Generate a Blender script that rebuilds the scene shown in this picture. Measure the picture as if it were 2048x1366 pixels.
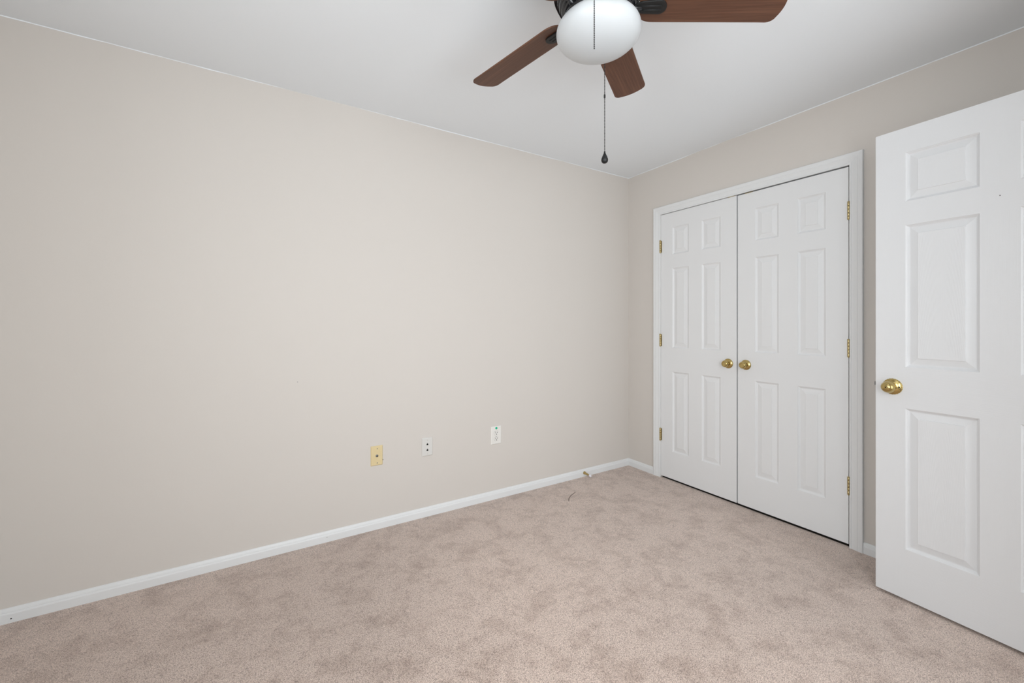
import bpy, math, random
from mathutils import Vector, Matrix
PI = math.pi
random.seed(4)
for o in list(bpy.data.objects): bpy.data.objects.remove(o)
S = bpy.context.scene
COL = S.collection

# ------------------------------------------------------------------ camera
# the room: wall_far is y=0, wall_right (closet) is x=0, floor z=0, ceiling z=2.44
H = 2.44
XL, YN = -3.63, -3.02          # left wall, near wall
YE, XE = -2.60, -1.36          # entry wall (jog beside the open door)
cam = bpy.data.cameras.new('camera')
cob = bpy.data.objects.new('camera', cam); COL.objects.link(cob)
cob.location = (-2.7308, -2.50811, 1.2045)
cob.rotation_euler = (PI/2, 0, -0.5567595)
cam.sensor_width = 36.0
cam.lens = 36.0*838.516/2048
cam.shift_y = (646.53-683.0)/2048
cam.clip_start = 0.02
S.camera = cob

# ------------------------------------------------------------------ world, exposure
S.view_settings.view_transform = 'Standard'
S.view_settings.look = 'None'
S.view_settings.gamma = 1.0
S.view_settings.use_curve_mapping = False
S.view_settings.exposure = 0.0
w = bpy.data.worlds.new('sky'); S.world = w; w.use_nodes = True
bg = w.node_tree.nodes['Background']
bg.inputs['Color'].default_value = (0.80, 0.90, 1.0, 1)
bg.inputs['Strength'].default_value = 1.0

# ------------------------------------------------------------------ daylight through the two windows plus an added hallway fill
WN = (-2.90, -1.60, 0.60, 2.08)     # near-wall window: x0,x1,z0,z1
WL = (-2.85, -1.85, 0.75, 2.08)     # left-wall window: y0,y1,z0,z1
def area(name, loc, rot, sx, sy, power, color):
    l = bpy.data.lights.new(name, 'AREA'); l.shape = 'RECTANGLE'; l.size = sx; l.size_y = sy
    l.energy = power; l.color = color
    o = bpy.data.objects.new(name, l); COL.objects.link(o); o.location = loc; o.rotation_euler = rot
    return o
area('window_daylight_near', ((WN[0]+WN[1])/2, YN-0.16, (WN[2]+WN[3])/2), (PI/2, 0, 0), WN[1]-WN[0], WN[3]-WN[2], 54, (0.915, 0.965, 1.0))
area('window_daylight_left', (XL-0.16, (WL[0]+WL[1])/2, (WL[2]+WL[3])/2), (PI/2, 0, -PI/2), WL[1]-WL[0], WL[3]-WL[2], 33, (0.915, 0.965, 1.0))
area('hallway_fill', (-0.77, -3.97, 1.2), (PI/2, 0, 0), 0.9, 1.9, 19, (0.92, 0.965, 1.0))  # unseen fill panel added behind the doorway, no window built there

# ------------------------------------------------------------------ materials
def mat(name, col, rough=0.5, metal=0.0, spec=0.5):
    m = bpy.data.materials.new(name); m.use_nodes = True
    b = m.node_tree.nodes['Principled BSDF']
    b.inputs['Base Color'].default_value = (*col, 1); b.inputs['Roughness'].default_value = rough
    b.inputs['Metallic'].default_value = metal; b.inputs['Specular IOR Level'].default_value = spec
    return m
def nd(m, t, **kw):
    n = m.node_tree.nodes.new(t)
    for k, v in kw.items(): setattr(n, k, v)
    return n
def lk(m, a, b): m.node_tree.links.new(a, b)
def bsdf(m): return m.node_tree.nodes['Principled BSDF']
def coords(m, scale, kind='Object'):
    t = nd(m, 'ShaderNodeTexCoord'); mp = nd(m, 'ShaderNodeMapping'); mp.inputs['Scale'].default_value = scale
    lk(m, t.outputs[kind], mp.inputs['Vector']); return mp.outputs['Vector']
def noise(m, vec, scale, detail=3, rough=0.5, dist=0):
    n = nd(m, 'ShaderNodeTexNoise'); n.inputs['Scale'].default_value = scale; n.inputs['Detail'].default_value = detail
    n.inputs['Roughness'].default_value = rough; n.inputs['Distortion'].default_value = dist
    lk(m, vec, n.inputs['Vector']); return n.outputs['Fac']
def ramp(m, fac, stops):
    r = nd(m, 'ShaderNodeValToRGB'); e = r.color_ramp.elements
    while len(e) < len(stops): e.new(0.5)
    for el, (p, c) in zip(e, stops): el.position = p; el.color = (*c, 1)
    lk(m, fac, r.inputs['Fac']); return r.outputs['Color']
def bump(m, h, strength, dist):
    b = nd(m, 'ShaderNodeBump'); b.inputs['Strength'].default_value = strength; b.inputs['Distance'].default_value = dist
    lk(m, h, b.inputs['Height']); lk(m, b.outputs['Normal'], bsdf(m).inputs['Normal'])
def math_(m, op, a, b):
    n = nd(m, 'ShaderNodeMath', operation=op)
    for i, x in enumerate((a, b)):
        if isinstance(x, (int, float)): n.inputs[i].default_value = x
        else: lk(m, x, n.inputs[i])
    return n.outputs[0]

M = {}
m = M['wall'] = mat('beige_wall_paint', (0.652, 0.610, 0.567), 0.75, spec=0.25)
bump(m, noise(m, coords(m, (1, 1, 1)), 130, 2), 0.06, 0.002)
m = M['ceiling'] = mat('white_ceiling_paint', (0.845, 0.875, 0.90), 0.85, spec=0.2)
bump(m, noise(m, coords(m, (1, 1, 1)), 90, 2), 0.05, 0.002)
m = M['trim'] = mat('white_trim_paint', (0.765, 0.772, 0.772), 0.38, spec=0.4)
bump(m, noise(m, coords(m, (60, 60, 60)), 1, 2), 0.02, 0.0006)
m = M['closet'] = mat('white_closet_door_paint', (0.78, 0.783, 0.785), 0.42, spec=0.4)
bump(m, noise(m, coords(m, (200, 200, 9)), 1, 3), 0.06, 0.001)
# embossed wood grain under the white paint: vertical on the stiles, horizontal on the rails
m = M['entry'] = mat('white_embossed_door_paint', (0.73, 0.735, 0.743), 0.40, spec=0.4)
tc = nd(m, 'ShaderNodeTexCoord'); sx = nd(m, 'ShaderNodeSeparateXYZ'); lk(m, tc.outputs['Object'], sx.inputs[0])
X, Z = sx.outputs[0], sx.outputs[2]
def box01(m, v, a, b): return math_(m, 'MULTIPLY', math_(m, 'GREATER_THAN', v, a), math_(m, 'LESS_THAN', v, b))
rail = None
for a, b in ((0.0, 0.215), (0.823, 1.001), (1.612, 1.715), (1.925, 2.04)):
    r = box01(m, Z, a, b); rail = r if rail is None else math_(m, 'MAXIMUM', rail, r)
rail = math_(m, 'MULTIPLY', rail, box01(m, X, 0.104, 0.653))
gv = noise(m, coords(m, (300, 1, 5)), 1, 4, 0.6, 0.6); gh = noise(m, coords(m, (5, 1, 300)), 1, 4, 0.6, 0.6)
wv = nd(m, 'ShaderNodeTexWave', wave_type='RINGS', rings_direction='Y')
wv.inputs['Scale'].default_value = 1.0; wv.inputs['Distortion'].default_value = 2.0; wv.inputs['Detail'].default_value = 3
mp = nd(m, 'ShaderNodeMapping'); mp.inputs['Location'].default_value = (-16.5, 0, -1.2); mp.inputs['Scale'].default_value = (78, 1, 6)
lk(m, tc.outputs['Object'], mp.inputs['Vector']); lk(m, mp.outputs[0], wv.inputs['Vector'])
inpanel = math_(m, 'MULTIPLY', math_(m, 'SUBTRACT', 1.0, rail), math_(m, 'MAXIMUM', box01(m, X, 0.145, 0.284), box01(m, X, 0.468, 0.607)))
mix = nd(m, 'ShaderNodeMix'); lk(m, rail, mix.inputs[0]); lk(m, gv, mix.inputs[2]); lk(m, gh, mix.inputs[3])
mix2 = nd(m, 'ShaderNodeMix'); lk(m, math_(m, 'MULTIPLY', inpanel, 0.38), mix2.inputs[0]); lk(m, mix.outputs[0], mix2.inputs[2]); lk(m, wv.outputs['Fac'], mix2.inputs[3])
bump(m, mix2.outputs[0], 0.17, 0.0022)

# plush cut-pile carpet
m = M['carpet'] = mat('dusty_rose_cut_pile_carpet', (0.45, 0.36, 0.32), 0.95, spec=0.05)
v = coords(m, (1, 1, 1))
vo = nd(m, 'ShaderNodeTexVoronoi'); vo.inputs['Scale'].default_value = 260; lk(m, v, vo.inputs['Vector'])
fine = noise(m, v, 400, 2, 0.6, 0.4)
tuft = math_(m, 'ADD', math_(m, 'MULTIPLY', fine, 0.75), math_(m, 'MULTIPLY', math_(m, 'SUBTRACT', 1.0, vo.outputs['Distance']), 0.25))
c1 = ramp(m, tuft, [(0.37, (0.250, 0.179, 0.145)), (0.53, (0.615, 0.475, 0.397)), (0.70, (0.90, 0.735, 0.635))])
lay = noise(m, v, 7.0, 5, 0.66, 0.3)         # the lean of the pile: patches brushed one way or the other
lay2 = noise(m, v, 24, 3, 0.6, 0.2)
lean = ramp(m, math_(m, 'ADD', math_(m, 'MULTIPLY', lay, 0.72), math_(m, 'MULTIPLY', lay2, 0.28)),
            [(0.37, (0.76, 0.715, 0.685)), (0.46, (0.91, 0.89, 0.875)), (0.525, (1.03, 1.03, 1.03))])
pool_map = nd(m, 'ShaderNodeMapping'); pool_map.inputs['Location'].default_value = (22.2, 0, 0); lk(m, v, pool_map.inputs['Vector'])
light_pool = ramp(m, noise(m, pool_map.outputs[0], 0.62, 1, 0.4), [(0.36, (0.86, 0.855, 0.85)), (0.62, (1.10, 1.10, 1.10))])   # broad pool of light mid-room, painted into the carpet colour
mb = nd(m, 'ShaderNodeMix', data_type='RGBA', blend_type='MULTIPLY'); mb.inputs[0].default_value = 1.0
lk(m, lean, mb.inputs[6]); lk(m, light_pool, mb.inputs[7]); lean = mb.outputs[2]  # pile lean multiplied by the painted light pool
mx = nd(m, 'ShaderNodeMix', data_type='RGBA', blend_type='MULTIPLY'); mx.inputs[0].default_value = 1.0
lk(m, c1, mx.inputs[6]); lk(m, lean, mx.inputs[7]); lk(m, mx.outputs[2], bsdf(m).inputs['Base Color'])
bsdf(m).inputs['Sheen Weight'].default_value = 0.45; bsdf(m).inputs['Sheen Roughness'].default_value = 0.6
bump(m, tuft, 0.6, 0.004)

def wood(name, stops):
    m = mat(name, (0.1, 0.05, 0.03), 0.48, spec=0.32)
    v = coords(m, (2.2, 75, 75))
    n1 = noise(m, v, 1.2, 6, 0.62, 0.7)
    n2 = noise(m, coords(m, (14, 420, 420)), 1, 2, 0.5)
    f = math_(m, 'ADD', math_(m, 'MULTIPLY', n1, 0.8), math_(m, 'MULTIPLY', n2, 0.2))
    lk(m, ramp(m, f, stops), bsdf(m).inputs['Base Color'])
    bump(m, n2, 0.08, 0.0006)
    return m
M['walnut'] = wood('walnut_veneer', [(0.32, (0.072, 0.030, 0.017)), (0.50, (0.110, 0.048, 0.027)), (0.68, (0.152, 0.069, 0.039))])
M['black'] = mat('black_painted_metal', (0.012, 0.012, 0.014), 0.22, 0.0, 0.6)
M['iron'] = mat('black_satin_metal', (0.010, 0.010, 0.010), 0.5, 0.0, 0.35)
m = M['chain'] = mat('dark_bronze_beads', (0.020, 0.018, 0.018), 0.4, 0.2)
m = M['opal'] = mat('white_opal_glass', (0.54, 0.565, 0.58), 0.34, spec=0.5)
bsdf(m).inputs['Subsurface Weight'].default_value = 1.0; bsdf(m).inputs['Subsurface Radius'].default_value = (1.0, 1.0, 1.0); bsdf(m).inputs['Subsurface Scale'].default_value = 0.25
M['brass'] = mat('polished_brass', (0.53, 0.405, 0.165), 0.19, 1.0)
M['brass_worn'] = mat('paint_flecked_brass', (0.50, 0.40, 0.17), 0.38, 0.9)
m = M['brass_worn']
lk(m, ramp(m, noise(m, coords(m, (1, 1, 1)), 260, 3), [(0.36, (0.34, 0.26, 0.11)), (0.52, (0.54, 0.43, 0.20)), (0.70, (0.66, 0.58, 0.38))]), bsdf(m).inputs['Base Color'])
M['steel'] = mat('grey_steel', (0.25, 0.25, 0.25), 0.35, 0.9)
M['hole'] = mat('dark_recess', (0.015, 0.014, 0.013), 0.8, spec=0.1)
M['ivory'] = mat('aged_ivory_plastic', (0.72, 0.585, 0.335), 0.4)
M['almond'] = mat('pale_grey_plastic', (0.68, 0.665, 0.635), 0.4)
M['whiteplastic'] = mat('white_plastic', (0.80, 0.78, 0.74), 0.35)
M['green'] = mat('green_sticker', (0.015, 0.50, 0.27), 0.5)
M['rubber'] = mat('white_rubber', (0.82, 0.80, 0.84), 0.6)
M['thread'] = mat('brown_thread', (0.07, 0.045, 0.038), 0.9)
M['gap_shade'] = mat('dark_under_door_shade', (0.07, 0.055, 0.045), 0.9)  # shade below the closet doors, put into a dark floor colour
M['dark'] = mat('dark_closet_interior', (0.32, 0.30, 0.28), 0.9)  # one even, darker tone for the closet interior
m = M['pane'] = bpy.data.materials.new('window_glass'); m.use_nodes = True
nt = m.node_tree; nt.nodes.remove(bsdf(m)); out = nt.nodes['Material Output']
tr = nd(m, 'ShaderNodeBsdfTransparent'); gl = nd(m, 'ShaderNodeBsdfGlossy'); gl.inputs['Roughness'].default_value = 0.02
ms = nd(m, 'ShaderNodeMixShader'); ms.inputs[0].default_value = 0.06
lk(m, tr.outputs[0], ms.inputs[1]); lk(m, gl.outputs[0], ms.inputs[2]); lk(m, ms.outputs[0], out.inputs['Surface'])

# ------------------------------------------------------------------ mesh helpers
class MB:
    def __init__(s): s.v = []; s.f = []; s.sm = []
    def add(s, vs, fs, smooth=False):
        o = len(s.v); s.v += [tuple(p) for p in vs]; s.f += [tuple(o+i for i in f) for f in fs]; s.sm += [smooth]*len(fs); return s
    def box(s, a, b):
        (x0, y0, z0), (x1, y1, z1) = a, b
        return s.add([(x0,y0,z0),(x1,y0,z0),(x1,y1,z0),(x0,y1,z0),(x0,y0,z1),(x1,y0,z1),(x1,y1,z1),(x0,y1,z1)],
              [(0,3,2,1),(4,5,6,7),(0,1,5,4),(1,2,6,5),(2,3,7,6),(3,0,4,7)])
    def quad(s, *p): return s.add(p, [tuple(range(len(p)))])
    def lathe(s, prof, frame=None, n=32, smooth=True, caps=True):
        # prof: (radius, height) list, turned about local z of frame
        frame = frame or Matrix.Identity(4); vs = []; fs = []
        for r, h in prof:
            for i in range(n):
                a = 2*PI*i/n; vs.append(frame @ Vector((r*math.cos(a), r*math.sin(a), h)))
        for j in range(len(prof)-1):
            for i in range(n):
                k = (i+1) % n; fs.append((j*n+i, j*n+k, (j+1)*n+k, (j+1)*n+i))
        s.add(vs, fs, smooth)
        if caps:
            o = len(s.v)-len(vs)
            s.f.append(tuple(o+i for i in reversed(range(n)))); s.sm.append(False)
            s.f.append(tuple(o+(len(prof)-1)*n+i for i in range(n))); s.sm.append(False)
        return s
    def tube(s, pts, r, n=8):
        vs = []; fs = []; pts = [Vector(p) for p in pts]
        rs = r if isinstance(r, (list, tuple)) else [r]*len(pts)
        for j, p in enumerate(pts):
            d = (pts[min(j+1, len(pts)-1)]-pts[max(j-1, 0)]).normalized()
            up = Vector((0, 0, 1)) if abs(d.z) < 0.9 else Vector((1, 0, 0))
            a = d.cross(up).normalized(); b = a.cross(d)
            for i in range(n):
                t = 2*PI*i/n; vs.append(p+(a*math.cos(t)+b*math.sin(t))*rs[j])
        for j in range(len(pts)-1):
            for i in range(n):
                k = (i+1) % n; fs.append((j*n+i, j*n+k, (j+1)*n+k, (j+1)*n+i))
        fs.append(tuple(reversed(range(n)))); fs.append(tuple((len(pts)-1)*n+i for i in range(n)))
        return s.add(vs, fs, True)
    def prism(s, out, z0, z1, frame=None):
        # outline (x,y) extruded in z
        frame = frame or Matrix.Identity(4); n = len(out)
        vs = [frame @ Vector((x, y, z)) for z in (z0, z1) for x, y in out]
        fs = [tuple(reversed(range(n))), tuple(range(n, 2*n))] + [(i, (i+1) % n, n+(i+1) % n, n+i) for i in range(n)]
        return s.add(vs, fs)
    def build(s, name, material, parent=None, bevel=0, auto=None):
        me = bpy.data.meshes.new(name); me.from_pydata(s.v, [], s.f); me.update()
        import bmesh
        bm = bmesh.new(); bm.from_mesh(me); bmesh.ops.recalc_face_normals(bm, faces=bm.faces); bm.to_mesh(me); bm.free()
        me.polygons.foreach_set('use_smooth', s.sm)
        me.materials.append(material)
        o = bpy.data.objects.new(name, me); COL.objects.link(o)
        if parent: o.parent = parent
        if bevel:
            b = o.modifiers.new('bevel', 'BEVEL'); b.width = bevel; b.segments = 2; b.limit_method = 'ANGLE'; b.angle_limit = 0.6
        return o
def tag(o, label, cat, group=None):
    o['label'] = label; o['category'] = cat
    if group: o['group'] = group
    return o
def struct(o): o['kind'] = 'structure'; return o
def empty(name, loc, rz=0):
    o = bpy.data.objects.new(name, None); COL.objects.link(o); o.location = loc; o.rotation_euler = (0, 0, rz); o.empty_display_size = 0.1; return o
def copy_tree(o, parent=None):
    c = o.copy(); COL.objects.link(c)
    if parent: c.parent = parent
    for ch in list(o.children): copy_tree(ch, c)
    return c
def frame_to(axis, loc, up=(0, 0, 1)):
    # matrix whose local z points along axis
    z = Vector(axis).normalized(); u = Vector(up)
    if abs(z.dot(u)) > 0.95: u = Vector((1, 0, 0))
    x = u.cross(z).normalized(); y = z.cross(x)
    return Matrix(((x.x, y.x, z.x, loc[0]), (x.y, y.y, z.y, loc[1]), (x.z, y.z, z.z, loc[2]), (0, 0, 0, 1)))

# ------------------------------------------------------------------ the shell
T = 0.12
def wall_with_hole(name, p0, dx, L, hole, nrm, material):
    # wall from p0 along dx (unit), length L, height H; hole (a0,a1,z0,z1) or None; thickness T along -nrm
    p0 = Vector(p0); dx = Vector(dx); nrm = Vector(nrm); b = MB()
    def slab(a0, a1, z0, z1):
        vs = [p0+dx*a+Vector((0, 0, z))-nrm*t for t in (0, T) for a, z in ((a0, z0), (a1, z0), (a1, z1), (a0, z1))]
        b.add(vs, [(0,1,2,3), (7,6,5,4), (0,4,5,1), (1,5,6,2), (2,6,7,3), (3,7,4,0)])
    if hole:
        a0, a1, z0, z1 = hole
        slab(0, a0, 0, H); slab(a1, L, 0, H)
        if z0 > 0: slab(a0, a1, 0, z0)
        slab(a0, a1, z1, H)
    else: slab(0, L, 0, H)
    return struct(b.build(name, material))
# closet opening in wall_right: y -0.330 .. -1.556, top 2.054
CY0, CY1, CZ = -0.3305, -1.5555, 2.0535
wall_with_hole('wall_far', (XL-T, 0, 0), (1, 0, 0), -XL+2*T, None, (0, -1, 0), M['wall'])
wall_with_hole('wall_right', (0, 0, 0), (0, -1, 0), -YE+T, (-CY0+0.001, -CY1-0.001, 0, CZ+0.006), (-1, 0, 0), M['wall'])
wall_with_hole('wall_left', (XL, YN-T, 0), (0, 1, 0), -YN+T, (WL[0]-YN+T, WL[1]-YN+T, WL[2], WL[3]), (1, 0, 0), M['wall'])
wall_with_hole('wall_near', (XL, YN, 0), (1, 0, 0), XE-XL+T, (WN[0]-XL, WN[1]-XL, WN[2], WN[3]), (0, 1, 0), M['wall'])
b = MB(); b.box((XE, YN, 0), (XE+T, YE, H)); struct(b.build('wall_jog', M['wall']))
EX0, EX1, EZ = -1.155, -0.385, 2.06     # doorway of the open door
wall_with_hole('wall_entry', (XE+T, YE, 0), (1, 0, 0), -XE-T, (EX0-XE-T, EX1-XE-T, 0, EZ), (0, 1, 0), M['wall'])
b = MB(); b.box((-1.40, -4.0, 0), (-1.36+0.04, YN-T, H)); b.box((0, -4.0, 0), (T, YE-T, H)); b.box((-1.40, -4.12, 0), (T, -4.0, H))
struct(b.build('wall_hallway', M['wall']))
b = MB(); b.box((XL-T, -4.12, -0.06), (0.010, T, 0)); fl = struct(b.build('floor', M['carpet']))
b = MB(); b.box((0.010, -4.12, -0.06), (0.85, T, -0.012)); struct(b.build('floor_closet', M['gap_shade']))  # sunk and coloured dark to draw the shade line under the doors
b = MB(); b.box((XL-T, -4.12, H), (0.85, T, H+0.06)); struct(b.build('ceiling', M['ceiling']))
b = MB(); b.box((0.70, -1.85, 0), (0.78, -0.05, H)); b.box((T, -0.10, 0), (0.70, -0.05, H)); b.box((T, -1.85, 0), (0.70, -1.80, H))
struct(b.build('wall_closet', M['dark']))

# ceiling paint lapped onto the top of the walls: an uneven thin white line
def lap(name, p0, p1, nrm, seed):
    rnd = random.Random(seed); p0 = Vector(p0); p1 = Vector(p1); nrm = Vector(nrm); n = 90; b = MB(); rows = []
    h = 0.006
    for i in range(n+1):
        h += rnd.uniform(-0.0013, 0.0013); h = min(max(h, 0.0004), 0.0042)
        q = p0.lerp(p1, i/n); t = 0.0004+0.0006*abs(math.sin(i*0.37+seed))
        rows.append((q, q+nrm*t, q+nrm*t*0.6-Vector((0, 0, h*0.6)), q-Vector((0, 0, h))))
    vs = [p for r in rows for p in r]
    b.add(vs, [(i*4+j, i*4+j+1, i*4+j+5, i*4+j+4) for i in range(n) for j in range(3)])
    return struct(b.build(name, M['ceiling']))
lap('trim_3', (XL, 0, H), (0, 0, H), (0, -1, 0), 1)
lap('trim_4', (0, 0, H), (0, YE, H), (-1, 0, 0), 2)

# baseboards: profile (out from the wall, height)
BP = [(0.0125, 0), (0.0125, 0.034), (0.0112, 0.0385), (0.0092, 0.0405), (0.0088, 0.0445), (0.0072, 0.050), (0.0045, 0.0545), (0, 0.057)]
def baseboard(name, p0, p1, nrm, m0=0, m1=0):
    # m0/m1: +1 = mitred into an inside corner at that end
    p0 = Vector(p0); p1 = Vector(p1); nrm = Vector(nrm); d = (p1-p0).normalized(); b = MB(); n = len(BP)
    vs = [p0+nrm*t+Vector((0, 0, z))+d*(t*m0) for t, z in BP]+[p1+nrm*t+Vector((0, 0, z))-d*(t*m1) for t, z in BP]
    fs = [(i, i+1, n+i+1, n+i) for i in range(n-1)]
    b.add(vs, fs); b.add([vs[0], *vs[1:n]]+[], [tuple(range(n))]) if not m0 else None
    if not m1: b.add(vs[n:], [tuple(range(n))])
    return struct(b.build(name, M['trim']))
bf = baseboard('baseboard_far', (XL, 0, 0), (0, 0, 0), (0, -1, 0), 1, 1)
baseboard('baseboard_right', (0, 0, 0), (0, -0.268, 0), (-1, 0, 0), 1, 0)
baseboard('baseboard_right', (0, -1.6165, 0), (0, YE, 0), (-1, 0, 0), 0, 1)
baseboard('baseboard_left', (XL, YN, 0), (XL, 0, 0), (1, 0, 0), 1, 1)
baseboard('baseboard_near', (XL, YN, 0), (XE, YN, 0), (0, 1, 0), 1, 1)
for x, z, r in ((-3.55, 0.0165, 0.0022), (-2.376, 0.0265, 0.0014)):
    MB().lathe([(r*1.2, 0), (r, 0.0006), (r*0.3, 0.0007)], frame_to((0, -1, 0), (x, -0.0124, z)), 10).build('nail_hole', M['hole'], bf)

# casings: profile (across from the opening, out from the wall)
CP = [(0.0, 0.0), (0.0, 0.0085), (0.004, 0.0105), (0.009, 0.0105), (0.0105, 0.009), (0.014, 0.0095), (0.030, 0.0135), (0.036, 0.0150), (0.038, 0.0140), (0.041, 0.0142), (0.052, 0.0165), (0.058, 0.0165), (0.0605, 0.0145), (0.0615, 0.0)]
def casing(name, o, d, nrm, W, Ht, depth):
    # opening from o along d width W height Ht
    o = Vector(o); d = Vector(d); nrm = Vector(nrm); up = Vector((0, 0, 1)); b = MB(); n = len(CP); vs = []
    for a, t in CP: vs.append(o-d*a+nrm*t)
    for a, t in CP: vs.append(o-d*a+nrm*t+up*(Ht+a))
    for a, t in CP: vs.append(o+d*(W+a)+nrm*t+up*(Ht+a))
    for a, t in CP: vs.append(o+d*(W+a)+nrm*t)
    b.add(vs, [(s*n+i, s*n+i+1, (s+1)*n+i+1, (s+1)*n+i) for s in range(3) for i in range(n-1)])
    tr_ = struct(b.build(name, M['trim'])); Ht += 0.004
    # jamb boards lining the opening
    j = MB(); e = 0.0
    def q(a, z, t): return o+d*a+up*z-nrm*t
    j.quad(q(e,0,0), q(e,0,depth), q(e,Ht,depth), q(e,Ht,0)); j.quad(q(W,0,0), q(W,0,depth), q(W,Ht,depth), q(W,Ht,0)); j.quad(q(e,Ht,0), q(W,Ht,0), q(W,Ht,depth), q(e,Ht,depth))
    st = 0.040
    vs = [q(a, z, t) for t in (st, st+0.03) for a, z in ((0, Ht-0.018), (W, Ht-0.018), (W, Ht), (0, Ht))]
    j.add(vs, [(0,1,2,3), (4,5,6,7), (0,1,5,4)])
    for a0, a1 in ((0, 0.011), (W-0.011, W)):
        vs = [q(a, z, t) for t in (st, st+0.03) for a, z in ((a0,0), (a1,0), (a1,Ht), (a0,Ht))]
        j.add(vs, [(0,1,2,3), (4,5,6,7), (0,1,5,4), (1,2,6,5), (2,3,7,6), (3,0,4,7)])
    j.build('jamb', M['trim'], tr_)
    return tr_
casing('trim_1', (0, CY0, 0), (0, -1, 0), (-1, 0, 0), CY0-CY1, CZ, T)
casing('trim_2', (EX0, YE, 0), (1, 0, 0), (0, 1, 0), EX1-EX0, EZ, T)

# windows behind the camera
def window(name, o, d, nrm, W, Ht):
    o = Vector(o); d = Vector(d); nrm = Vector(nrm); up = Vector((0, 0, 1))
    def bar(b, a0, a1, z0, z1, t0, t1):
        vs = [o+d*a+up*z+nrm*t for t in (t0, t1) for a, z in ((a0,z0), (a1,z0), (a1,z1), (a0,z1))]
        b.add(vs, [(0,1,2,3), (7,6,5,4), (0,4,5,1), (1,5,6,2), (2,6,7,3), (3,7,4,0)])
    b = MB(); c = 0.06
    bar(b, -c, 0, -c, Ht+c, 0, 0.016); bar(b, W, W+c, -c, Ht+c, 0, 0.016); bar(b, 0, W, Ht, Ht+c, 0, 0.016); bar(b, 0, W, -c, 0, 0, 0.016)
    root = struct(b.build(name, M['trim']))
    b = MB(); f = 0.04
    bar(b, 0, f, 0, Ht, -0.09, -0.04); bar(b, W-f, W, 0, Ht, -0.09, -0.04); bar(b, f, W-f, 0, f, -0.09, -0.04); bar(b, f, W-f, Ht-f, Ht, -0.09, -0.04)
    bar(b, f, W-f, Ht/2-0.018, Ht/2+0.018, -0.09, -0.04)
    b.build('window_sash', M['trim'], root)
    b = MB(); bar(b, f, W-f, f, Ht-f, -0.067, -0.063); b.build('window_pane', M['pane'], root)
    b = MB(); bar(b, -0.08, W+0.08, -0.02, 0.002, 0.0, 0.045); b.build('window_sill', M['trim'], root)
window('window_1', (WN[0], YN, WN[2]), (1, 0, 0), (0, 1, 0), WN[1]-WN[0], WN[3]-WN[2])
window('window_2', (XL, WL[0], WL[2]), (0, 1, 0), (1, 0, 0), WL[1]-WL[0], WL[3]-WL[2])

# ------------------------------------------------------------------ doors
# panel profile: (inset, depth) from the face of the slab to the raised field
PP = [(0, 0), (0.0015, 0.0018), (0.0045, 0.0042), (0.0055, 0.0064), (0.0100, 0.0100), (0.0125, 0.0106), (0.0150, 0.0102), (0.0385, 0.0042), (0.0392, 0.0022), (0.0405, 0.0016)]
def door_slab(name, W, Ht, xs, zs, th, material, loc, rz, prof=PP):
    # local x across, local -y is the room face, z up; xs/zs: panel spans
    b = MB()
    gx = sorted({0, W, *[v for s in xs for v in s]}); gz = sorted({0, Ht, *[v for s in zs for v in s]})
    for i in range(len(gx)-1):
        for k in range(len(gz)-1):
            x0, x1, z0, z1 = gx[i], gx[i+1], gz[k], gz[k+1]
            if (x0, x1) in xs and (z0, z1) in zs:
                vs = [(x, d, z) for a, d in prof for x, z in ((x0+a, z0+a), (x1-a, z0+a), (x1-a, z1-a), (x0+a, z1-a))]
                fs = [(j*4+i2, j*4+(i2+1) % 4, (j+1)*4+(i2+1) % 4, (j+1)*4+i2) for j in range(len(prof)-1) for i2 in range(4)]
                L = 4*(len(prof)-1); fs.append((L, L+1, L+2, L+3))
                b.add(vs, fs)
            else:
                b.quad((x0, 0, z0), (x1, 0, z0), (x1, 0, z1), (x0, 0, z1))
    # eased edges, sides and back
    e = 0.0012
    b.v = [(x, y, z) for x, y, z in b.v]
    b.quad((0,0,0), (0,th,0), (0,th,Ht), (0,0,Ht)); b.quad((W,0,0), (W,th,0), (W,th,Ht), (W,0,Ht))
    b.quad((0,0,0), (W,0,0), (W,th,0), (0,th,0)); b.quad((0,0,Ht), (W,0,Ht), (W,th,Ht), (0,th,Ht)); b.quad((0,th,0), (W,th,0), (W,th,Ht), (0,th,Ht))
    o = b.build(name, material); o.location = loc; o.rotation_euler = (0, 0, rz)
    import bmesh
    bm = bmesh.new(); bm.from_mesh(o.data); bmesh.ops.remove_doubles(bm, verts=bm.verts, dist=1e-6); bmesh.ops.recalc_face_normals(bm, faces=bm.faces); bm.to_mesh(o.data); bm.free()
    struct(o); return o
DZ = 0.014
PZ = [(0.208, 0.821), (1.003, 1.612), (1.716, 1.925)]
def hinge(door, x, z, material, ht=0.092):
    # barrel of five knuckles at the joint with a sliver of each leaf
    b = MB(); r = 0.0062; y = -r-0.003
    segs = 5; g = 0.0012; hh = ht/segs
    for i in range(segs):
        z0 = z-ht/2+i*hh+g/2; z1 = z0+hh-g
        b.lathe([(r*0.9, z0), (r, z0+0.001), (r, z1-0.001), (r*0.9, z1)], Matrix.Translation((x, y, 0)), 14)
    h = b.build('hinge', material, door)
    p = MB(); p.lathe([(0.0035, z-ht/2-0.004), (0.005, z-ht/2-0.002), (0.0045, z-ht/2), (0.0045, z+ht/2), (0.0068, z+ht/2), (0.0060, z+ht/2+0.0035), (0.002, z+ht/2+0.005)], Matrix.Translation((x, y, 0)), 12).build('hinge_pin', material, h)
    f = MB(); f.box((x-0.009, -0.0016, z-ht/2), (x+0.009, 0.0004, z+ht/2)); f.box((x-0.0012, y, z-ht/2), (x+0.0012, 0.0, z+ht/2)); f.build('hinge_leaf', material, h)
    return h
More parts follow.
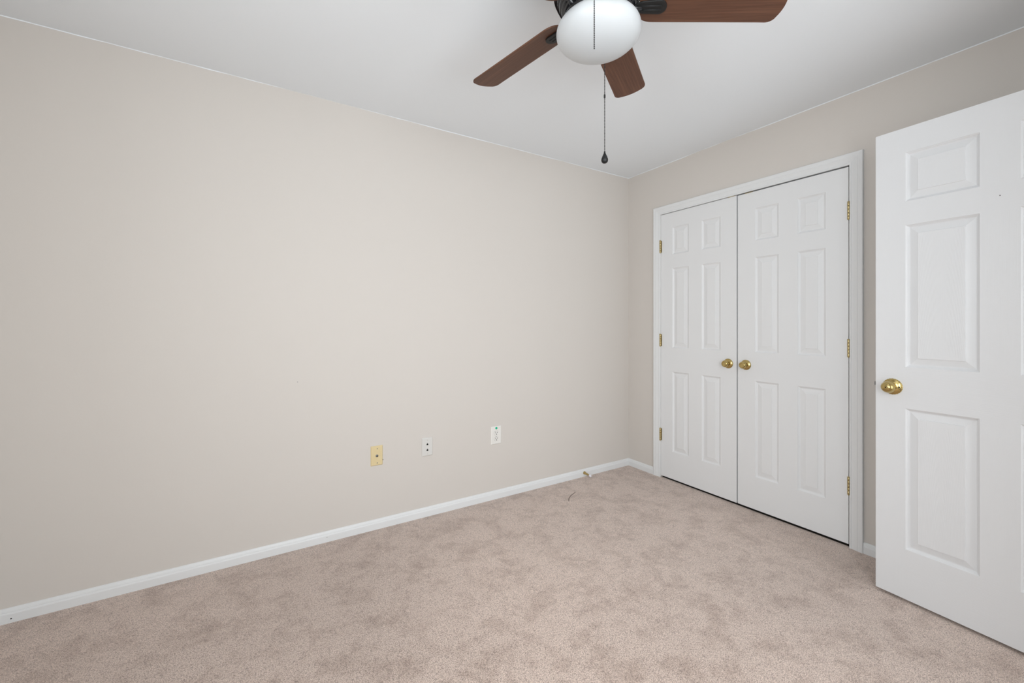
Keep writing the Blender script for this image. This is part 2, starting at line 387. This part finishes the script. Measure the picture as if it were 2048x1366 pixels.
KN = [(0.0105, 0.006), (0.0105, 0.020), (0.0150, 0.024), (0.0205, 0.029), (0.0225, 0.034), (0.0228, 0.039), (0.0215, 0.045), (0.0180, 0.0495), (0.0145, 0.0515), (0.0135, 0.0505), (0.0060, 0.0512), (0.0005, 0.0514)]
RO = [(0.0330, 0), (0.0330, 0.002), (0.0318, 0.0045), (0.0270, 0.0075), (0.0210, 0.0095), (0.0150, 0.0115), (0.0130, 0.0120)]
def closet_knob(door, x, z):
    fr = frame_to((0, -1, 0), (x, 0, z))
    k = MB().lathe(KN, fr, 36).build('knob', M['brass'], door)
    MB().lathe(RO, fr, 36).build('rosette', M['brass'], k)
    return k
PC = [(a, d*0.78) for a, d in PP]
# closet leaves. local x runs along -y, so rz = -90 degrees
LW = 0.6030
cl_xs = [(0.1045, 0.2440), (0.3500, 0.4900)]
d1 = door_slab('door_1', LW, 2.0375, cl_xs, PZ, 0.035, M['closet'], (0.002, -0.3320, DZ), -PI/2, PC)
tag(d1, 'left white six-panel closet door, beside the far corner, brass knob on its right', 'door')
d2 = door_slab('door_2', LW+0.002, 2.0325, [(0.1115, 0.2515), (0.3570, 0.4990)], PZ, 0.035, M['closet'], (0.002, -0.9435, DZ+0.001), -PI/2, PC)
tag(d2, 'right white six-panel closet door, brass knob on its left, nearest the open door', 'door')
for z in (1.804, 1.072, 0.335): hinge(d1, -0.001, z-DZ, M['brass_worn'])
for z in (1.808, 1.069, 0.330): hinge(d2, LW+0.006, z-DZ, M['brass_worn'])
closet_knob(d1, 0.546, 0.933-DZ); closet_knob(d2, 0.0535, 0.933-DZ)
# ball catches on the top edges of the two leaves
for d, x, zt, off in ((d1, 0.568, 2.0375, 0.0), (d2, 0.072, 2.0325, 0.0015)):
    b = MB(); b.box((x-0.024, -0.003, zt-0.0005), (x+0.024, 0.022, zt+0.0022)); c = b.build('ball_catch', M['brass_worn'], d)
    MB().lathe([(0.005, 0), (0.0045, 0.0020), (0.003, 0.0035), (0.0005, 0.004)], Matrix.Translation((x, 0.012, zt+0.0015)), 14).build('catch_ball', M['brass'], c)

# the open entry door: latch edge at (-0.327,-1.766), hinge towards the entry wall
EA = math.radians(4.4)
EW = 0.7565
d3 = door_slab('door_3', EW, 2.034, [(0.104, 0.325), (0.4275, 0.6485)], [(0.2155, 0.823), (1.001, 1.6135), (1.7155, 1.9265)], 0.035, M['entry'], (-0.327, -1.766, DZ), -PI/2-EA)
bv = d3.modifiers.new('eased_edges', 'BEVEL'); bv.width = 0.0025; bv.segments = 2; bv.limit_method = 'ANGLE'; bv.angle_limit = 1.3
tag(d3, 'white wood-grained six-panel door standing open at the right edge of the room', 'door')
fr = frame_to((0, -1, 0), (0.0605, 0, 0.9265-DZ))
ek = MB().lathe([(a, h*1.15) for a, h in [(0.0110, 0.008), (0.0110, 0.022), (0.0135, 0.0240), (0.0150, 0.0250), (0.0190, 0.0275), (0.0232, 0.0310), (0.0248, 0.0350), (0.0252, 0.0380), (0.0240, 0.0430), (0.0208, 0.0490), (0.0165, 0.0535), (0.0110, 0.0565), (0.0050, 0.0578), (0.0040, 0.0576), (0.0005, 0.0577)]], fr, 40).build('knob', M['brass'], d3)
b = MB(); n = 72; prof = [(0.0350, 0.0), (0.0350, 0.0030), (0.0335, 0.0050), (0.0315, 0.0062), (0.0270, 0.0095), (0.0200, 0.0120), (0.0150, 0.0132)]
vs = []; fs = []
for j, (r, h) in enumerate(prof):           # fluted rim
    for i in range(n):
        a = 2*PI*i/n; rr = r*(1+(0.022*(1 if i % 3 == 0 else -0.4) if j < 3 else 0)); vs.append(fr @ Vector((rr*math.cos(a), rr*math.sin(a), h)))
for j in range(len(prof)-1):
    for i in range(n): k = (i+1) % n; fs.append((j*n+i, j*n+k, (j+1)*n+k, (j+1)*n+i))
b.add(vs, fs, True).build('rosette', M['brass'], ek)
MB().lathe([(0.0022, 0.0640), (0.0022, 0.0668), (0.0004, 0.0669)], fr, 12).build('lock_button', M['hole'], ek)
MB().lathe([(0.0042, 0.006), (0.0042, 0.0106), (0.0004, 0.0107)], frame_to((0, -1, 0), (0.0605+0.0245, 0, 0.9265-DZ)), 14).build('screw_hole', M['hole'], ek)
b = MB(); b.prism([(0, 0.011), (0, 0.024), (-0.006, 0.024), (-0.0105, 0.019), (-0.0105, 0.014), (-0.008, 0.011)], 0.924-DZ, 0.940-DZ); b.build('latch_bolt', M['steel'], d3)
MB().lathe([(0.0018, 0), (0.0015, 0.0006), (0.0003, 0.0007)], frame_to((0, -1, 0), (0.377, 0.0001, 1.682-DZ)), 10).build('nail_hole', M['hole'], d3)
for z in (1.80, 1.05, 0.30): hinge(d3, EW+0.003, z-DZ, M['brass_worn'])

# ------------------------------------------------------------------ ceiling fan
FX, FY = -1.7846, -1.5112
fan = empty('ceiling_fan', (FX, FY, H))
tag(fan, 'black ceiling fan with walnut blades and a white glass bowl light', 'ceiling fan')
def fz(z): return z-H
# housing against the ceiling, with stepped ribs on its lower shoulder
prof = [(0.060, fz(H)), (0.128, fz(H)), (0.140, fz(H-0.012)), (0.1425, fz(2.300)), (0.1425, fz(2.268))]
r, z = 0.1410, 2.262
ribs = [(0.1395, 2.256), (0.1345, 2.244), (0.1285, 2.232), (0.1215, 2.221), (0.1135, 2.211), (0.1050, 2.202)]
for rr, zz in ribs:
    prof += [(rr+0.0015, fz(zz+0.0025)), (rr+0.0015, fz(zz)), (rr-0.0030, fz(zz-0.0008)), (rr-0.0030, fz(zz-0.0035))]
prof += [(0.096, fz(2.196)), (0.060, fz(2.196))]
MB().lathe(prof, None, 64, False).build('motor_housing', M['black'], fan)
MB().lathe([(0.05, fz(2.197)), (0.090, fz(2.197)), (0.094, fz(2.194)), (0.094, fz(2.189)), (0.108, fz(2.187)), (0.112, fz(2.183)), (0.112, fz(2.176)), (0.06, fz(2.176))], None, 56).build('light_fitter', M['black'], fan)
gp = []
zc, a_, c_ = 2.1365, 0.1335, 0.0625
for i in range(33):
    t = 0.62+(PI/2+PI/2-0.62)*i/32
    # squashed bowl, a little fuller below its widest line
    rr = a_*math.sin(t); hh = c_*math.cos(t)
    gp.append((max(rr, 0.0005), fz(zc+hh)))
gp = [(0.100, fz(2.181))] + [p for p in gp if p[0] < 0.1335 and not (p[1] > fz(2.1835))]
MB().lathe(gp, None, 72).build('glass_bowl', M['opal'], fan)

# blades: measured pitch, sag and sweep
ZB, RT, W1, W2, PITCH, PHI, V0, DROOP, YAW, TX, TY = 2.2197, 0.5556, 0.1218, 0.1316, -0.1666, 0.5342, 0.0109, 0.105, 0.0221, 0.0715, 0.065
def blade_frame(k):
    a = PHI+k*2*PI/5+(-0.0096 if k == 0 else 0)
    ex, ey = math.cos(a), math.sin(a); tx, ty = -ey, ex
    slope_u = -DROOP+TX*ex+TY*ey if k in (0, 1, 4) else -0.05
    slope_v = math.sin(PITCH)+(TX*tx+TY*ty)*math.cos(PITCH) if k in (0, 1, 4) else math.sin(PITCH)
    def P(u, v, h=0.0):
        return (ex*u+tx*v*math.cos(PITCH), ey*u+ty*v*math.cos(PITCH), fz(ZB+slope_u*u+slope_v*v+h))
    return P, slope_u, slope_v, a
def hw(u): return (W1+(W2-W1)*(u-0.17)/(RT-0.17))/2
def cen(u): return V0+(u-0.3)*YAW
def blade_outline():
    up, lo = [], []
    n = 10
    for i in range(n+1):                     # rounded root shoulders
        t = i/n*PI/2; u = 0.128+0.046*(1-math.cos(t)); f = 0.46+0.54*math.sin(t); up.append((u, f*hw(u)))
    for i in range(1, 12): u = 0.174+(RT-0.030-0.174)*i/12; up.append((u, hw(u)))
    rc = 0.026; u0 = RT-0.007-rc
    for i in range(9):                       # rounded tip corners
        t = i/8*(PI/2-0.14); up.append((u0+rc*math.sin(t), hw(RT)-rc+rc*math.cos(t)))
    ue, ve = up[-1]
    for i in range(7, -1, -1): v = ve*i/8; up.append((RT-(RT-ue)*(v/ve)**2, v))
    lo = [(u, -v) for u, v in reversed(up[:-1])]
    return [(u, cen(u)+v) for u, v in up+lo]
OUT = blade_outline()
MATW = M['walnut']
for k in range(5):
    P, su, sv, a = blade_frame(k)
    # the blade mesh lives in its own frame (x along the blade) so the grain runs along it
    base = Vector(P(0, 0)); xd = (Vector(P(1, 0))-base).normalized(); yd = (Vector(P(0, 1))-base); yd = (yd-xd*yd.dot(xd)).normalized(); zd = xd.cross(yd)
    F = Matrix(((xd.x, yd.x, zd.x, base.x), (xd.y, yd.y, zd.y, base.y), (xd.z, yd.z, zd.z, base.z), (0, 0, 0, 1))); Fi = F.inverted()
    b = MB(); n = len(OUT); th = 0.0065
    lower = [Fi @ Vector(P(u, v)) for u, v in OUT]; upper = [Fi @ Vector(P(u, v, th)) for u, v in OUT]
    b.add(lower+upper, [tuple(range(n)), tuple(range(n, 2*n))]+[(i, (i+1) % n, n+(i+1) % n, n+i) for i in range(n)])
    bl = b.build('blade', MATW, fan, bevel=0.0012); bl.matrix_local = F
    # iron: neck from the hub, plate with a rounded end under the blade
    def Q(u, v, h=0.0): return Fi @ Vector(P(u, v, h))
    b = MB(); po = []
    for i in range(13):
        t = -PI/2+PI*i/12; po.append((0.188+0.023*math.cos(t), 0.002+0.027*math.sin(t)))
    po += [(0.135, 0.025), (0.112, 0.010), (0.112, -0.008), (0.135, -0.021)]
    n = len(po)
    b.add([Q(u, v, -0.0060) for u, v in po]+[Q(u, v, -0.0002) for u, v in po], [tuple(range(n)), tuple(range(n, 2*n))]+[(i, (i+1) % n, n+(i+1) % n, n+i) for i in range(n)])
    ir = b.build('blade_iron', M['iron'], bl, bevel=0.0015)
    b = MB()
    for v in (-0.006, 0.010):                # pressed ribs of the plate
        b.tube([Q(0.120, v, -0.0060), Q(0.195, v, -0.0060)], 0.0022, 8)
    b.build('plate_rib', M['iron'], ir)
    b = MB(); ca, sa = math.cos(a), math.sin(a)
    pts = [Fi @ Vector((ca*0.080, sa*0.080, fz(2.1945))), Fi @ Vector((ca*0.098, sa*0.098, fz(2.193))), Q(0.112, 0.001, -0.006), Q(0.135, 0.001, -0.003)]
    b.tube(pts, [0.011, 0.0085, 0.0085, 0.009], 10).build('iron_neck', M['black'], ir)
# pull chains
fwd = Vector((math.sin(0.5567595), math.cos(0.5567595), 0)); rgt = Vector((math.cos(0.5567595), -math.sin(0.5567595), 0))
def sphere_into(b, c, r, n=6):
    b.lathe([(r*math.sin(PI*i/n)+1e-5, c[2]-r*math.cos(PI*i/n)) for i in range(n+1)], Matrix.Translation((c[0], c[1], 0)), 8)
def chain(off, ztop, zbot, name):
    b = MB(); x, y = off.x, off.y; step = 0.0052; n = int((ztop-zbot)/step)
    for i in range(n+1): sphere_into(b, (x, y, fz(ztop-i*step)), 0.0020)
    b.tube([(x, y, fz(ztop)), (x, y, fz(zbot))], 0.0006, 6)
    d = off.normalized()*0.095
    b.tube([(d.x, d.y, fz(ztop+0.006)), (x*0.97, y*0.97, fz(ztop+0.006)), (x, y, fz(ztop))], 0.0028, 8)
    return b.build(name, M['chain'], fan)
c1 = chain(rgt*(-0.041)+fwd*(-0.146), 2.184, 1.988, 'pull_chain')
off2 = rgt*0.052+fwd*0.140
c2 = chain(off2, 2.184, 1.812, 'pull_chain')
MB().lathe([(0.0022, fz(2.016)), (0.0034, fz(2.013)), (0.0034, fz(2.005)), (0.0022, fz(2.002))], Matrix.Translation((off2.x, off2.y, 0)), 12).build('chain_connector', M['chain'], c2)
pz = 1.8135
MB().lathe([(0.0012, fz(pz)), (0.0028, fz(pz-0.001)), (0.0032, fz(pz-0.006)), (0.0052, fz(pz-0.011)), (0.0085, fz(pz-0.018)), (0.0112, fz(pz-0.0255)), (0.0120, fz(pz-0.031)), (0.0108, fz(pz-0.0365)), (0.0075, fz(pz-0.0405)), (0.003, fz(pz-0.042)), (0.0004, fz(pz-0.0422))], Matrix.Translation((off2.x, off2.y, 0)), 24).build('pendant', M['iron'], c2)

# ------------------------------------------------------------------ wall plates on the far wall
def plate(name, material, x, z, wd, ht, label, cat):
    # thing sits on the wall, local -y into the room
    root = empty(name, (x, 0, z)); tag(root, label, cat)
    b = MB(); w2, h2 = wd/2, ht/2; e = 0.0045; d0, d1 = 0.0025, 0.0062
    vs = [(-w2,0,-h2),(w2,0,-h2),(w2,0,h2),(-w2,0,h2), (-w2,-d0,-h2),(w2,-d0,-h2),(w2,-d0,h2),(-w2,-d0,h2), (-w2+e,-d1,-h2+e),(w2-e,-d1,-h2+e),(w2-e,-d1,h2-e),(-w2+e,-d1,h2-e)]
    b.add(vs, [(0,1,5,4),(1,2,6,5),(2,3,7,6),(3,0,4,7),(4,5,9,8),(5,6,10,9),(6,7,11,10),(7,4,8,11),(8,9,10,11)])
    b.build('cover_plate', material, root, bevel=0.0006)
    return root, -d1
def screw(root, x, z, y, material, r=0.0028):
    fr = frame_to((0, -1, 0), (x, y, z))
    s = MB().lathe([(r, -0.0005), (r, 0.0004), (r*0.6, 0.0010), (0.0003, 0.0012)], fr, 14).build('screw', material, root)
    b = MB(); b.box((x-r*0.8, y-0.00135, z-0.0004), (x+r*0.8, y-0.0006, z+0.0004)); b.build('screw_slot', M['hole'], s)
r1, y1 = plate('cable_wall_plate', M['ivory'], -2.1050, 0.4285, 0.0690, 0.1150, 'yellowed ivory wall plate with one coaxial cable socket', 'wall plate')
screw(r1, 0.0020, 0.0410, y1, M['steel'], 0.0030); screw(r1, 0.0020, -0.0420, y1, M['steel'], 0.0030)
fr = frame_to((0, -1, 0), (0.0, y1, 0.0))
cx = MB().lathe([(0.0075, -0.001), (0.0075, 0.0025), (0.0058, 0.0026), (0.0048, 0.003), (0.0048, 0.010), (0.0040, 0.0105), (0.0040, 0.0060), (0.0004, 0.0060)], fr, 18, smooth=False).build('coaxial_socket', M['steel'], r1)
MB().lathe([(0.0030, 0.0062), (0.0028, 0.0070), (0.0004, 0.0070)], fr, 12).build('socket_hole', M['hole'], cx)
b = MB(); b.lathe([(0.0030, -0.001), (0.0026, 0.0030), (0.0008, 0.0040)], frame_to((0, -1, 0), (0.0355, 0.0005, -0.0300)), 10); b.build('paint_chip', M['hole'], r1)
r2, y2 = plate('phone_wall_plate', M['almond'], -1.7955, 0.4320, 0.0700, 0.1130, 'pale grey wall plate with two small black phone jacks', 'wall plate')
screw(r2, 0, 0.0430, y2, M['almond'], 0.0026); screw(r2, 0, -0.0430, y2, M['almond'], 0.0026)
for z in (0.0175, -0.0185):
    b = MB(); b.prism([(-0.0056, -0.0062), (0.0056, -0.0062), (0.0056, 0.0020), (0.0024, 0.0020), (0.0024, 0.0068), (-0.0024, 0.0068), (-0.0024, 0.0020), (-0.0056, 0.0020)], -0.0006, 0.0004, frame_to((0, -1, 0), (0, y2, z)))
    b.build('phone_jack', M['hole'], r2)
r3, y3 = plate('power_outlet', M['whiteplastic'], -1.3000, 0.4350, 0.0810, 0.1220, 'white double power outlet with a green dot sticker', 'power outlet')
for z in (0.0155, -0.0235):
    o = []
    for i in range(28):
        t = 2*PI*i/28; o.append((0.0172*math.cos(t), max(-0.0138, min(0.0138, 0.0172*math.sin(t)))))
    fr = frame_to((0, -1, 0), (0, y3, z))
    b = MB(); b.prism([(x*1.045, y*1.055) for x, y in o], -0.0006, 0.0002, fr); g = b.build('receptacle_gap', M['steel'], r3)
    b = MB(); b.prism(o, -0.0006, 0.0018, fr); rc = b.build('receptacle', M['whiteplastic'], r3, bevel=0.0005)
    b = MB(); b.box((-0.0078, y3-0.0022, z-0.0006), (-0.0050, y3-0.0012, z+0.0088)); b.box((0.0050, y3-0.0022, z+0.0006), (0.0078, y3-0.0012, z+0.0082))
    b.lathe([(0.0032, 0.0012), (0.0032, 0.0022), (0.0004, 0.0022)], frame_to((0, -1, 0), (0, y3, z-0.0078)), 14); b.build('slots', M['hole'], rc)
screw(r3, 0, -0.0085, y3, M['steel'], 0.0024)
MB().lathe([(0.0085, 0), (0.0085, 0.0005), (0.0003, 0.0006)], frame_to((0, -1, 0), (0, y3, 0.0490)), 24).build('dot_sticker', M['green'], r3)

# ------------------------------------------------------------------ door stop on the far baseboard, nail, thread
ds = empty('door_stop', (-0.508, -0.0125, 0.030)); tag(ds, 'small brass door stop with white rubber tip, on the far baseboard', 'door stop')
fr = frame_to((0, -1, -0.06), (0, 0.0, 0))
MB().lathe([(0.0125, -0.0008), (0.0125, 0.003), (0.0100, 0.006), (0.0085, 0.012), (0.0080, 0.030), (0.0060, 0.048), (0.0055, 0.060)], fr, 24).build('stem', M['brass'], ds)
MB().lathe([(0.0072, 0.058), (0.0088, 0.061), (0.0088, 0.072), (0.0070, 0.0765), (0.0004, 0.077)], fr, 20).build('rubber_tip', M['rubber'], ds)
nl = MB().lathe([(0.0011, -0.002), (0.0011, 0.003), (0.0019, 0.0032), (0.0017, 0.0040), (0.0003, 0.0041)], frame_to((0, -1, 0), (-2.520, 0, 0.891)), 12).build('nail', M['steel'])
tag(nl, 'tiny grey nail left in the middle of the bare beige wall', 'nail')
pts = [(-0.775, -0.215, 0.0015), (-0.805, -0.228, 0.0020), (-0.842, -0.245, 0.0022), (-0.872, -0.266, 0.0022), (-0.892, -0.287, 0.0020), (-0.905, -0.303, 0.0014)]
th = MB().tube(pts, 0.0013, 6).build('thread', M['thread']); tag(th, 'thin dark curved thread lying on the carpet near the door stop', 'thread')
